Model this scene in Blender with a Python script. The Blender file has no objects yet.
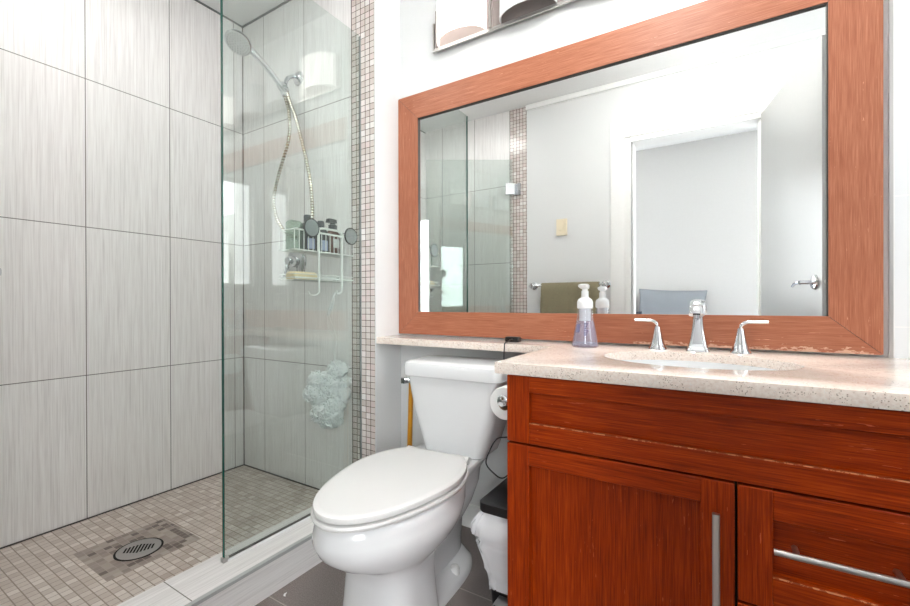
import bpy, bmesh, math, random
from mathutils import Vector, Matrix, noise
random.seed(7)
S = bpy.context.scene
C = S.collection
PI = math.pi

# ------------------------------------------------------------------ camera
cam_d = bpy.data.cameras.new('camera'); cam = bpy.data.objects.new('camera', cam_d); C.objects.link(cam)
R = Vector((0.85242802, 0.52283827, -0.00257112)); U = Vector((0.00111186, 0.00310483, 0.99999456)); F = Vector((-0.52284341, 0.85242624, -0.00206532))
m = Matrix((R, U, -F)).transposed().to_4x4(); m.translation = Vector((0, 0, .95))
cam.matrix_world = m
cam_d.sensor_fit = 'HORIZONTAL'; cam_d.sensor_width = 36; cam_d.lens = 426.115/910*36
cam_d.shift_y = .65/910; cam_d.clip_start = .02; cam_d.clip_end = 200
S.camera = cam

# ------------------------------------------------------------------ world, exposure, large lights
w = bpy.data.worlds.new('sky'); S.world = w; w.use_nodes = True
bg = w.node_tree.nodes['Background']; bg.inputs[0].default_value = (.96, .98, 1, 1); bg.inputs[1].default_value = 4.0
S.view_settings.view_transform = 'Standard'; S.view_settings.look = 'None'; S.view_settings.gamma = 1
S.view_settings.exposure = 1.30
S.view_settings.use_curve_mapping = False

def area(name, loc, rot, sx, sy, power, col=(1, 1, 1), shape='RECTANGLE', spread=None):
    l = bpy.data.lights.new(name, 'AREA'); l.shape = shape; l.size = sx; l.size_y = sy; l.energy = power; l.color = col
    if spread: l.spread = spread
    o = bpy.data.objects.new(name, l); C.objects.link(o); o.location = loc; o.rotation_euler = rot
    return o
LIGHTS = 1.0
pw = area('window_portal', (1.46, .55, 1.66), (0, PI/2, 0), 1.12, 1.08, 1); pw.data.cycles.is_portal = True      # guides the sky light through the windows
area('shower_fill_light', (-1.66, .62, 2.455), (0, 0, 0), .30, .30, 1.9, (1, .99, .975), 'DISK')  # added fill over the shower, out of view
area('bedroom_fill_light', (1.0, -.75, 2.44), (0, 0, 0), .5, .5, 1.5, (1, .99, .975), 'DISK')  # added bedroom fill, kept hidden behind the door leaf
area('doorway_fill_light', (1.15, -1.70, 1.45), (PI/2, 0, 0), 1.2, 1.3, 26, (.97, .985, 1))  # added frontal fill through the doorway, outside an added window
area('doorway_fill_light_far', (-1.65, -1.70, 1.45), (PI/2, 0, 0), 1.2, 1.3, 10, (.97, .985, 1))  # second added doorway fill, weaker, aimed at the vanity side

# ------------------------------------------------------------------ geometry helpers
def B(): return bmesh.new()
def box(bm, x0, x1, y0, y1, z0, z1, mi=0):
    v = [bm.verts.new(p) for p in ((x0,y0,z0),(x1,y0,z0),(x1,y1,z0),(x0,y1,z0),(x0,y0,z1),(x1,y0,z1),(x1,y1,z1),(x0,y1,z1))]
    for q in ((3,2,1,0),(4,5,6,7),(0,1,5,4),(1,2,6,5),(2,3,7,6),(3,0,4,7)):
        f = bm.faces.new([v[i] for i in q]); f.material_index = mi
    return bm
def loft(bm, rings, cap0=True, cap1=True, mi=0, closed=False):
    vs = [[bm.verts.new(p) for p in r] for r in rings]
    n = len(rings[0]); m_ = len(vs)
    for i in range(m_ if closed else m_-1):
        a = vs[i]; b = vs[(i+1) % m_]
        for j in range(n):
            f = bm.faces.new((a[j], a[(j+1) % n], b[(j+1) % n], b[j])); f.material_index = mi
    if not closed:
        if cap0: bm.faces.new(vs[0][::-1]).material_index = mi
        if cap1: bm.faces.new(vs[-1]).material_index = mi
    return bm
def frame_of(d):
    d = d.normalized(); a = Vector((0,0,1)) if abs(d.z) < .9 else Vector((1,0,0))
    u = d.cross(a).normalized(); return u, d.cross(u).normalized()
def cyl(bm, p0, p1, r0, r1=None, seg=24, mi=0, caps=True):
    p0 = Vector(p0); p1 = Vector(p1); r1 = r0 if r1 is None else r1
    u, v = frame_of(p1-p0)
    rings = [[p + (u*math.cos(t)+v*math.sin(t))*r for t in [2*PI*k/seg for k in range(seg)]] for p, r in ((p0, r0), (p1, r1))]
    return loft(bm, rings, caps, caps, mi)
def lathe(bm, prof, c=(0,0,0), axis=(0,0,1), seg=32, mi=0):
    c = Vector(c); d = Vector(axis).normalized(); u, v = frame_of(d)
    rings = [[c + d*h + (u*math.cos(t)+v*math.sin(t))*max(r, 1e-5) for t in [2*PI*k/seg for k in range(seg)]] for r, h in prof]
    return loft(bm, rings, True, True, mi)
def spline(pts, n=8, closed=False):
    P = [Vector(p) for p in pts]; out = []
    L = len(P); rng = range(L if closed else L-1)
    for i in rng:
        if closed: p0, p1, p2, p3 = P[(i-1) % L], P[i], P[(i+1) % L], P[(i+2) % L]
        else: p0, p1, p2, p3 = P[max(i-1, 0)], P[i], P[i+1], P[min(i+2, L-1)]
        for k in range(n):
            t = k/n
            out.append(.5*((2*p1)+(p2-p0)*t+(2*p0-5*p1+4*p2-p3)*t*t+(3*p1-p0-3*p2+p3)*t**3))
    if not closed: out.append(P[-1])
    return out
def tube(bm, pts, r, seg=8, mi=0, closed=False, flat=1.0):
    P = [Vector(p) for p in pts]; n = len(P)
    rr = r if isinstance(r, (list, tuple)) else [r]*n
    T = []
    for i in range(n):
        a = P[(i-1) % n] if closed or i > 0 else P[i]; b = P[(i+1) % n] if closed or i < n-1 else P[i]
        T.append((b-a).normalized())
    u, _ = frame_of(T[0]); rings = []
    for i in range(n):
        u = (u - T[i]*u.dot(T[i])).normalized(); v = T[i].cross(u)
        rings.append([P[i] + (u*math.cos(2*PI*k/seg)+v*math.sin(2*PI*k/seg)*flat)*rr[i] for k in range(seg)])
    return loft(bm, rings, True, True, mi, closed)
def prism(bm, poly, d, mi=0):
    """closed planar polygon of points extruded by vector d"""
    d = Vector(d); a = [bm.verts.new(p) for p in poly]; b = [bm.verts.new(Vector(p)+d) for p in poly]
    n = len(poly)
    bm.faces.new(a[::-1]).material_index = mi; bm.faces.new(b).material_index = mi
    for i in range(n):
        bm.faces.new((a[i], a[(i+1) % n], b[(i+1) % n], b[i])).material_index = mi
    return bm
def rrect(x0, x1, y0, y1, r, z, n=5):
    out = []
    for cx, cy, a0 in ((x1-r, y1-r, 0), (x0+r, y1-r, PI/2), (x0+r, y0+r, PI), (x1-r, y0+r, 1.5*PI)):
        for k in range(n+1):
            t = a0 + PI/2*k/n; out.append(Vector((cx+r*math.cos(t), cy+r*math.sin(t), z)))
    return out

def obj(name, bm, mats, parent=None, loc=None, bev=0, seg=2, ang=38, smooth=True, sub=0):
    """link bm as one mesh object; bm is in world coordinates, the origin goes to loc"""
    if bev: bmesh.ops.bevel(bm, geom=[e for e in bm.edges if len(e.link_faces) == 2 and e.calc_face_angle(0) > .5], offset=bev, segments=seg, affect='EDGES', profile=.6)
    bmesh.ops.recalc_face_normals(bm, faces=bm.faces)
    org = parent['_org'] if parent is not None else (loc or (0, 0, 0))
    org = Vector(org)
    for v in bm.verts: v.co -= org
    for f in bm.faces: f.smooth = smooth
    if smooth:
        for e in bm.edges:
            if len(e.link_faces) == 2 and e.calc_face_angle(0) > math.radians(ang): e.smooth = False
    me = bpy.data.meshes.new(name); bm.to_mesh(me); bm.free()
    for mm in (mats if isinstance(mats, (list, tuple)) else [mats]): me.materials.append(mm)
    o = bpy.data.objects.new(name, me); C.objects.link(o)
    if parent is not None:
        o.parent = parent; o['_org'] = list(org)
    else:
        o.location = org; o['_org'] = list(org)
    if sub:
        s = o.modifiers.new('subdivision', 'SUBSURF'); s.levels = sub; s.render_levels = sub
    return o
def tag(o, label=None, cat=None, group=None, kind=None):
    if label: o['label'] = label
    if cat: o['category'] = cat
    if group: o['group'] = group
    if kind: o['kind'] = kind
    return o
def thing(name, label, cat, loc, group=None):
    o = bpy.data.objects.new(name, None); C.objects.link(o); o.location = loc; o.empty_display_size = .05
    o['_org'] = list(loc); return tag(o, label, cat, group)
def struct(name, bm, mats, **k):
    return tag(obj(name, bm, mats, **k), kind='structure')

# ------------------------------------------------------------------ material helpers
class N:
    def __init__(s, name):
        s.m = bpy.data.materials.new(name); s.m.use_nodes = True; s.t = s.m.node_tree; s.n = s.t.nodes; s.l = s.t.links
        s.b = s.n['Principled BSDF']; s.out = s.n['Material Output']
        s.co = None
    def node(s, typ, **k):
        o = s.n.new(typ)
        for a, v in k.items(): setattr(o, a, v)
        return o
    def link(s, a, b): s.l.new(a, b)
    def P(s):
        if not s.co:
            tc = s.node('ShaderNodeTexCoord'); s.co = tc.outputs['Object']
            sp = s.node('ShaderNodeSeparateXYZ'); s.link(s.co, sp.inputs[0]); s.x, s.y, s.z = sp.outputs
        return s.co
    def math(s, op, a, b=None, c=None):
        o = s.node('ShaderNodeMath', operation=op)
        for i, v in enumerate((a, b, c)):
            if v is None: continue
            if isinstance(v, (int, float)): o.inputs[i].default_value = v
            else: s.link(v, o.inputs[i])
        return o.outputs[0]
    def noise(s, scale, vec=(1,1,1), det=3, rough=.5, off=(0,0,0)):
        mp = s.node('ShaderNodeMapping'); mp.inputs['Scale'].default_value = vec; mp.inputs['Location'].default_value = off
        s.link(s.P(), mp.inputs[0]); o = s.node('ShaderNodeTexNoise'); s.link(mp.outputs[0], o.inputs['Vector'])
        o.inputs['Scale'].default_value = scale; o.inputs['Detail'].default_value = det; o.inputs['Roughness'].default_value = rough
        return o.outputs['Fac']
    def ramp(s, fac, stops, interp='LINEAR'):
        o = s.node('ShaderNodeValToRGB'); o.color_ramp.interpolation = interp; s.link(fac, o.inputs[0])
        e = o.color_ramp.elements
        while len(e) < len(stops): e.new(.5)
        for i, (p, c) in enumerate(stops):
            e[i].position = p; e[i].color = (c[0], c[1], c[2], 1) if isinstance(c, (tuple, list)) else (c, c, c, 1)
        return o.outputs[0]
    def mix(s, fac, a, b, mode='MIX'):
        o = s.node('ShaderNodeMix', data_type='RGBA', blend_type=mode)
        for i, v in ((0, fac), (6, a), (7, b)):
            if isinstance(v, (int, float)): o.inputs[i].default_value = v
            elif isinstance(v, (tuple, list)): o.inputs[i].default_value = (v[0], v[1], v[2], 1)
            else: s.link(v, o.inputs[i])
        return o.outputs[2]
    def color(s, c):
        if isinstance(c, (tuple, list)): s.b.inputs['Base Color'].default_value = (c[0], c[1], c[2], 1)
        else: s.link(c, s.b.inputs['Base Color'])
    def set(s, **k):
        for a, v in k.items():
            i = s.b.inputs[a.replace('_', ' ')]
            if isinstance(v, (int, float)): i.default_value = v
            elif isinstance(v, tuple): i.default_value = (*v, 1) if len(v) == 3 else v
            else: s.link(v, i)
        return s
    def bump(s, h, strength=.3, dist=.002):
        o = s.node('ShaderNodeBump'); o.inputs['Strength'].default_value = strength; o.inputs['Distance'].default_value = dist
        s.link(h, o.inputs['Height']); s.link(o.outputs[0], s.b.inputs['Normal'])
    def line(s, h, h0, pitch, wd):
        """1 on the joint lines of a grid"""
        a = s.math('FRACT', s.math('DIVIDE', s.math('SUBTRACT', h, h0-wd/2), pitch)); return s.math('LESS_THAN', a, wd/pitch)
    def cell(s, h, h0, pitch): return s.math('FLOOR', s.math('DIVIDE', s.math('SUBTRACT', h, h0), pitch))
    def rnd(s, a, b):
        cb = s.node('ShaderNodeCombineXYZ'); s.link(a, cb.inputs[0]); s.link(b, cb.inputs[1])
        wn = s.node('ShaderNodeTexWhiteNoise', noise_dimensions='3D'); s.link(cb.outputs[0], wn.inputs['Vector']); return wn.outputs['Value']
def srgb(r, g, b):
    f = lambda v: (v/255/12.92) if v/255 <= .04045 else ((v/255+.055)/1.055)**2.4
    return (f(r), f(g), f(b))
def plain(name, c, rough=.5, metal=0, spec=.5, bumpy=0, scale=60, **k):
    q = N(name); q.P()
    if metal == 0 and bumpy >= 0:
        n = q.noise(scale, det=4); q.color(q.mix(n, tuple(v*.97 for v in c), tuple(min(v*1.03, 1) for v in c)))
        if bumpy: q.bump(n, bumpy, .001)
    else: q.color(c)
    q.set(Roughness=rough, Metallic=metal, Specular_IOR_Level=spec, **k)
    return q.m

WHITE = plain('white_wall_paint', (.735, .745, .745), .55, bumpy=.05, scale=220)
CEIL = plain('ceiling_paint', (.86, .865, .86), .7)
TRIMW = plain('white_trim_paint', (.84, .84, .825), .35)
BEDWALL = plain('grey_wall_paint', srgb(188, 186, 184), .7)
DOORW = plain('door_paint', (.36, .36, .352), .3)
PORC = plain('white_porcelain', (.80, .805, .815), .07, spec=.6, scale=5)
SEATW = plain('white_seat_plastic', (.76, .755, .745), .22, scale=5)
CHROME = plain('polished_chrome', (.68, .69, .71), .06, 1)
STEEL = plain('brushed_steel', (.62, .60, .58), .28, 1)
NICKEL = plain('satin_nickel', (.50, .49, .48), .35, 1)
BLACKP = plain('black_plastic', (.012, .012, .013), .35)
BLACKG = plain('black_gap', (.01, .008, .007), .8)
DARKP = plain('dark_grey_plastic', (.05, .055, .06), .3)
CUPG = plain('grey_suction_rubber', (.26, .28, .29), .4)
WIRE = plain('white_coated_wire', (.85, .86, .84), .25, scale=20)
PAPER = plain('white_tissue_paper', (.84, .84, .83), .9, bumpy=.2, scale=150)
CARD = plain('brown_card', srgb(150, 120, 95), .9)
CREAM = plain('cream_plastic', srgb(238, 226, 200), .4)
SOAPM = plain('cream_soap', srgb(238, 218, 178), .35)
WHITEP = plain('white_plastic', (.85, .86, .87), .25, scale=12)
GOLDW = plain('yellow_varnished_wood', srgb(205, 140, 25), .3, bumpy=.1, scale=40)
RUBBER = plain('dark_red_rubber', srgb(90, 35, 28), .5)
SEALM = plain('dark_sealant', (.05, .045, .04), .5)
GREYSEAL = plain('grey_sealant', srgb(165, 168, 168), .5)
GREYJ2 = plain('corner_sealant', srgb(96, 92, 88), .7)
GREYJ = plain('grey_joint', srgb(120, 124, 122), .8)
BACKP = plain('pale_backplate', srgb(150, 138, 134), .5)
LABELB = plain('pale_blue_label', srgb(175, 182, 215), .5)
BROWNB = plain('brown_bottle_plastic', srgb(90, 58, 48), .25)
GREYF = plain('blue_grey_fabric', srgb(128, 132, 138), .9, bumpy=.3, scale=300)
DKF = plain('dark_navy_fabric', srgb(40, 44, 58), .9)
SHEET = plain('pale_grey_bedding', srgb(190, 194, 204), .9, bumpy=.2, scale=30)
ASPH = plain('facade_concrete', srgb(205, 205, 200), .8, scale=3)
SPECK = plain('white_chip', (.85, .85, .84), .5)
FACG = plain('facade_window_glass', srgb(110, 125, 135), .15, scale=3)
BEDFLOOR = plain('bedroom_carpet', srgb(170, 162, 152), .95, bumpy=.3, scale=400)

def linen(name, hx, h0, z0=.0325, py=.3215, pz=.6187, base=1.0):
    q = N(name); q.P(); h = q.x if hx == 'x' else q.y
    g = q.math('MAXIMUM', q.line(h, h0, py, .0032), q.line(q.z, z0, pz, .0032))
    n1 = q.noise(1, (300, 300, 6), 2, .6); n2 = q.noise(1, (150, 150, 2.5), 2, .5, (3, 7, 1))
    s_ = q.math('ADD', q.math('MULTIPLY', n1, .65), q.math('MULTIPLY', n2, .35))
    c = q.ramp(s_, [(.30, srgb(216*base, 213*base, 212*base)), (.5, srgb(238*base, 236*base, 235*base)), (.70, srgb(250*base, 250*base, 249*base))])
    r = q.rnd(q.cell(h, h0, py), q.cell(q.z, z0, pz))
    c = q.mix(q.math('MULTIPLY', r, .35), c, q.mix(.6, c, srgb(220, 210, 207)))
    q.color(q.mix(g, c, srgb(120, 116, 112))); q.set(Roughness=.42, Specular_IOR_Level=.4)
    q.bump(q.math('SUBTRACT', s_, g), .15, .0008)
    return q.m
LIN_L = linen('linen_tile_left', 'y', .711)
LIN_B = linen('linen_tile_back', 'x', -1.733)
def curb_mat(name, hx):
    q = N(name); q.P()
    n1 = q.noise(1, (380, 6, 380), 2, .6) ; n2 = q.noise(1, (110, 2, 110), 2, .5, (3, 7, 1))
    s_ = q.math('ADD', q.math('MULTIPLY', n1, .6), q.math('MULTIPLY', n2, .4))
    c = q.ramp(s_, [(.3, srgb(208, 205, 203)), (.5, srgb(230, 227, 226)), (.7, srgb(242, 240, 238))])
    g = q.line(q.y, .629, .6187, .003)
    q.color(q.mix(g, c, srgb(120, 116, 112))); q.set(Roughness=.35); return q.m
CURBM = curb_mat('linen_curb_tile', 'y')

def mosaic(name, a, b, pa, pb, a0, b0, stops, grout, gw=.0028, rough=.3, mat=None):
    q = N(name); q.P(); ax = {'x': q.x, 'y': q.y, 'z': q.z}; A = ax[a]; Bc = ax[b]
    g = q.math('MAXIMUM', q.line(A, a0, pa, gw), q.line(Bc, b0, pb, gw*.75))
    r = q.rnd(q.cell(A, a0, pa), q.cell(Bc, b0, pb))
    c = q.ramp(r, stops); v = q.noise(1, (25, 120, 60), 3, .6)
    c = q.mix(q.math('MULTIPLY', v, .55), c, q.mix(.5, c, (.30, .26, .23)))
    gc = grout
    if mat:
        x0, x1, y0, y1 = mat
        ins = q.math('MULTIPLY', q.math('MULTIPLY', q.math('GREATER_THAN', q.x, x0), q.math('LESS_THAN', q.x, x1)),
                     q.math('MULTIPLY', q.math('GREATER_THAN', q.y, y0), q.math('LESS_THAN', q.y, y1)))
        A2, B2, p2 = q.x, q.y, pa*.82
        r2 = q.rnd(q.cell(A2, x0, p2), q.cell(B2, y0, p2))
        c2 = q.ramp(r2, [(0, srgb(172, 160, 150)), (.4, srgb(150, 137, 128)), (.74, srgb(140, 126, 117)), (.8, srgb(100, 86, 78)), (1, srgb(92, 78, 70))])
        g2 = q.math('MAXIMUM', q.line(A2, x0, p2, .0018), q.line(B2, y0, p2, .0018))
        c = q.mix(ins, q.mix(g, c, grout), q.mix(g2, c2, srgb(165, 152, 143)))
        q.color(c)
    else: q.color(q.mix(g, c, gc))
    q.set(Roughness=rough); q.bump(q.math('SUBTRACT', 1, g), .4, .0015)
    return q.m
MOSF = mosaic('stone_mosaic_floor', 'y', 'x', .0289, .0289, .481, -1.39,
    [(0, srgb(222, 213, 205)), (.35, srgb(204, 192, 183)), (.65, srgb(190, 176, 166)), (.85, srgb(214, 203, 194)), (1, srgb(180, 164, 152))], srgb(140, 124, 112), .0032, .35, (-1.968, -1.680, .583, .878))
MOSW = mosaic('stone_mosaic_strip', 'x', 'z', .0272, .0272, -1.269, .03,
    [(0, srgb(214, 205, 199)), (.3, srgb(226, 219, 214)), (.6, srgb(204, 192, 185)), (.8, srgb(226, 210, 207)), (1, srgb(236, 233, 230))], srgb(84, 68, 60), .0031, .2)

def floor_mat():
    q = N('grey_floor_tile'); q.P()
    g = q.math('MAXIMUM', q.line(q.y, 1.215, .3555, .0035), q.line(q.x, -.98, .62, .0035))
    n = q.noise(260, det=3, rough=.7); n2 = q.noise(9, det=2)
    c = q.ramp(n, [(.3, srgb(108, 98, 96)), (.55, srgb(136, 126, 123)), (.75, srgb(168, 159, 156))])
    c = q.mix(q.math('MULTIPLY', n2, .3), c, srgb(128, 118, 115))
    q.color(q.mix(g, c, srgb(176, 166, 156))); q.set(Roughness=.45); q.bump(g, .2, -.001); return q.m
FLOORM = floor_mat()

def wood(name, ax, dark, mid, light, rough=.3, chips=None, coat=.0, flecks=.4, spec=.3):
    q = N(name); q.P()
    sc = {'x': (12, 500, 500), 'y': (500, 12, 500), 'z': (500, 500, 12)}[ax]
    n = q.noise(1, sc, 3, .6); n2 = q.noise(1, tuple(v*.22 for v in sc), 2, .5, (5, 2, 9)); n3 = q.noise(2.5, (1, 1, 1), 2)
    s_ = q.math('ADD', q.math('ADD', q.math('MULTIPLY', n, .60), q.math('MULTIPLY', n2, .18)), q.math('MULTIPLY', n3, .22))
    c = q.ramp(s_, [(.33, dark), (.50, mid), (.66, light)])
    sf = tuple((v*.5 if v > 50 else v*2.0) for v in sc)
    fl = q.noise(1, sf, 2, .7, (11, 4, 8)); gate = q.noise(7, det=2, off=(4, 4, 4))
    k = q.math('MULTIPLY', q.math('GREATER_THAN', fl, .70), q.math('GREATER_THAN', gate, .54))
    c = q.mix(q.math('MULTIPLY', k, flecks), c, tuple(min(1, v*2.0+.10) for v in light))
    if chips:
        zc, x0, x1 = chips
        near = q.math('SUBTRACT', 1, q.math('DIVIDE', q.z, zc))
        nn = q.noise(1, (38, 60, 120), 4, .7)
        k = q.math('GREATER_THAN', q.math('ADD', nn, q.math('MULTIPLY', near, .34)), .765)
        k = q.math('MULTIPLY', k, q.math('MULTIPLY', q.math('GREATER_THAN', q.x, x0), q.math('LESS_THAN', q.x, x1)))
        c = q.mix(q.math('MULTIPLY', k, .8), c, srgb(226, 190, 165))
    q.color(c); q.set(Roughness=rough, Coat_Weight=coat, Coat_Roughness=.2, Specular_IOR_Level=spec); q.bump(s_, .08, .0006)
    return q.m
FR = (srgb(144, 82, 58), srgb(170, 106, 79), srgb(194, 132, 105))
FRAME_X = wood('orange_oak_along', 'x', *FR, rough=.4); FRAME_Z = wood('orange_oak_upright', 'z', *FR, rough=.4)
FRAME_XC = wood('orange_oak_worn', 'x', *FR, rough=.4, chips=(.028, 1.02, 1.62))
CB = (srgb(108, 30, 0), srgb(156, 50, 0), srgb(192, 76, 8))
CAB_X = wood('cherry_oak_along', 'x', *CB, rough=.42, spec=.2); CAB_Z = wood('cherry_oak_upright', 'z', *CB, rough=.42, spec=.2)
q = N('worn_highlight_edge'); q.P(); nn = q.noise(1, (60, 60, 60), 4, .7); q.color(q.mix(q.math('GREATER_THAN', nn, .50), srgb(150, 60, 16), srgb(222, 150, 105))); q.set(Roughness=.5); WORN_HILITE = q.m

def counter_mat():
    q = N('cream_speckled_quartz'); q.P()
    v = q.node('ShaderNodeTexVoronoi'); v.inputs['Scale'].default_value = 250; q.link(q.P(), v.inputs['Vector'])
    d = v.outputs['Distance']; g = q.noise(42, det=3, off=(2, 1, 5))
    k = q.math('MULTIPLY', q.math('LESS_THAN', d, .27), q.math('GREATER_THAN', g, .50))
    k2 = q.math('MULTIPLY', q.math('LESS_THAN', d, .24), q.math('LESS_THAN', g, .42))
    n = q.noise(160, det=2); c = q.ramp(n, [(.35, srgb(236, 219, 207)), (.6, srgb(247, 235, 225))])
    c = q.mix(q.math('MULTIPLY', k2, .8), c, (.86, .85, .83)); c = q.mix(q.math('MULTIPLY', k, .75), c, srgb(150, 126, 106))
    q.color(c); q.set(Roughness=.10, Specular_IOR_Level=.38); return q.m
QUARTZ = counter_mat()

def glassy(name, tint, ior=1.5, rough=0, gloss=(1, 1, 1), mixdiff=None):
    q = N(name); q.n.remove(q.b)
    tr = q.node('ShaderNodeBsdfTransparent'); tr.inputs[0].default_value = (*tint, 1)
    gl = q.node('ShaderNodeBsdfGlossy'); gl.inputs['Roughness'].default_value = rough; gl.inputs['Color'].default_value = (*gloss, 1)
    ge = q.node('ShaderNodeNewGeometry'); dt = q.node('ShaderNodeVectorMath', operation='DOT_PRODUCT')
    q.link(ge.outputs['Incoming'], dt.inputs[0]); q.link(ge.outputs['Normal'], dt.inputs[1])
    f0 = ((ior-1)/(ior+1))**2          # Schlick's reflectance, the same on both faces of a pane
    frs = q.math('MULTIPLY_ADD', q.math('POWER', q.math('SUBTRACT', 1, q.math('ABSOLUTE', dt.outputs['Value'])), 5), 1-f0, f0)
    a = tr.outputs[0]
    if mixdiff:
        df = q.node('ShaderNodeBsdfDiffuse'); df.inputs[0].default_value = (*mixdiff[1], 1); m0 = q.node('ShaderNodeMixShader')
        m0.inputs[0].default_value = mixdiff[0]; q.link(a, m0.inputs[1]); q.link(df.outputs[0], m0.inputs[2]); a = m0.outputs[0]
    mx = q.node('ShaderNodeMixShader'); q.link(frs, mx.inputs[0]); q.link(a, mx.inputs[1]); q.link(gl.outputs[0], mx.inputs[2])
    q.link(mx.outputs[0], q.out.inputs[0]); return q.m
GLASS = glassy('green_tinted_glass', (.885, .918, .903), 1.68)
GLASSEDGE = plain('dark_green_glass_edge', srgb(30, 92, 80), .1, spec=.8)
CLEAR = glassy('clear_plastic', (.86, .87, .91), 1.5, mixdiff=(.10, srgb(225, 226, 235)))
LIQ = glassy('lilac_liquid', (.88, .88, .95), 1.35, mixdiff=(.22, srgb(222, 222, 244)))
GREENB = glassy('green_translucent_plastic', (.80, .88, .83), 1.4, mixdiff=(.18, srgb(190, 212, 196)))
BAGM = glassy('white_translucent_film', (.9, .91, .93), 1.35, .2, mixdiff=(.92, (.90, .91, .93)))
WINGL = glassy('window_glass', (.97, .98, .98), 1.5)
q = N('mirror_silver'); q.color((.93, .95, .945)); q.set(Metallic=1.0, Roughness=0.0); MIRROR = q.m

def emis(name, c, st, base=(.9, .9, .88)):
    q = N(name); q.color(base); q.set(Roughness=.4, Emission_Color=c, Emission_Strength=st); return q.m
SHADE_ON = emis('lit_opal_glass', (1, .955, .90), .95)
SHADE_OFF = plain('unlit_opal_glass', (.80, .83, .85), .25, scale=5)
DIFFUSER = emis('added_lamp_diffuser', (1, .98, .95), 1.5)
GLOBE = emis('added_opal_globe', (1, .985, .96), 19)

# ------------------------------------------------------------------ structure
XL, DS, DM, XR = -2.2415, 1.406, 1.575, -1.2645
CZ, FY, CX = 2.485, -.01, -1.237
H = .10
struct('floor', box(B(), CX, 1.4, -.12, DM, -.05, 0), FLOORM)
struct('floor_shower', box(B(), XL, -1.40, FY, DS, -.05, .0514), MOSF)
struct('trim_1', box(B(), -1.412, CX, FY, DS, -.05, .117), CURBM, bev=.003)          # shower curb
struct('trim_10', box(B(), CX-.012, CX+.0025, FY, DS, .108, .1185), plain('grey_edge_trim', srgb(176, 178, 178), .35), bev=.001)
bm = B(); box(bm, XL+.0, XL+.006, FY, DS, .0514, .0554); box(bm, XL, -1.41, DS-.006, DS, .0514, .0554)
struct('trim_2', bm, SEALM)
bm = B(); box(bm, XL, XL+.004, DS-.004, DS, .0554, CZ-.007); struct('trim_12', bm, GREYJ2)
bm = B(); box(bm, XL, XL+.007, FY, DS, CZ-.007, CZ); box(bm, XL, XR, DS-.007, DS, CZ-.007, CZ)
struct('trim_11', bm, GREYJ)
struct('wall_left', box(B(), XL-.1, XL, FY-.1, DS+.1, -.05, CZ), LIN_L)
bm = B(); box(bm, XL, -1.406, DS, DS+.25, -.05, CZ); struct('wall_shower_back', bm, LIN_B)
bm = B(); box(bm, -1.406, XR-.004, DS-.004, DS+.25, -.05, CZ); struct('wall_mosaic_strip', bm, MOSW)
struct('trim_3', box(B(), XR-.004, XR, DS-.005, DM+.05, -.05, CZ), WHITE)
struct('wall_back', box(B(), XR, 1.4, DM, DM+.12, -.05, CZ), WHITE)
# white tiles at the far right of the mirror wall, with a metal edge trim
q = N('white_ceramic_tile'); q.P(); g = q.math('MAXIMUM', q.line(q.z, .883, .345, .003), q.line(q.x, 1.0, .6, .003))
q.color(q.mix(g, (.82, .84, .86), (.90, .90, .90))); q.set(Roughness=.12); q.bump(g, .3, -.001); TILEW = q.m
struct('wall_tile_right', box(B(), .398, 1.4, DM-.010, DM+.001, -.0, CZ), TILEW)
struct('trim_4', box(B(), .3905, .398, DM-.013, DM+.001, 0, CZ), STEEL)
# front wall around the doorway
DX0, DX1, DZ = -.50, .232, 2.085
bm = B(); box(bm, XR, DX0, FY-.11, FY, -.05, CZ); box(bm, DX1, 1.4, FY-.11, FY, -.05, CZ); box(bm, DX0, DX1, FY-.11, FY, DZ, CZ)
struct('wall_front', bm, WHITE)
struct('wall_front_shower', box(B(), XL, -1.406, FY-.11, FY, -.05, CZ), LIN_B)
struct('wall_front_mosaic', box(B(), -1.406, XR, FY-.11, FY+.004, -.05, CZ), MOSW)
struct('ceiling', box(B(), XL-.1, 1.5, FY-.11, DM+.15, CZ, CZ+.1), CEIL)
# door casing
bm = B(); box(bm, -.635, -.545, FY, FY+.012, 0, DZ+.005); box(bm, -.545, -.500, FY-.02, FY+.006, 0, DZ)
struct('trim_5', bm, TRIMW, bev=.002)
bm = B(); box(bm, -.635, .33, FY, FY+.014, DZ+.004, DZ+.125); box(bm, -.50, DX1, FY-.02, FY+.008, DZ-.03, DZ+.004)
struct('trim_6', bm, TRIMW, bev=.002)
struct('trim_7', box(B(), DX1, .31, FY, FY+.012, 0, DZ+.004), TRIMW, bev=.002)
bm = B(); box(bm, DX0-.001, DX0+.012, FY-.12, FY-.02, 0, DZ); box(bm, DX1-.012, DX1+.001, FY-.12, FY-.02, 0, DZ); box(bm, DX0, DX1, FY-.12, FY-.02, DZ-.03, DZ+.001)
struct('trim_8', bm, TRIMW)
struct('trim_9', box(B(), XR, 1.4, FY, FY+.022, CZ-.035, CZ), TRIMW, bev=.004)     # crown strip over doorway
struct('baseboard_back', box(B(), XR, -.60, DM-.012, DM, 0, .095), TRIMW, bev=.002)
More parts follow.
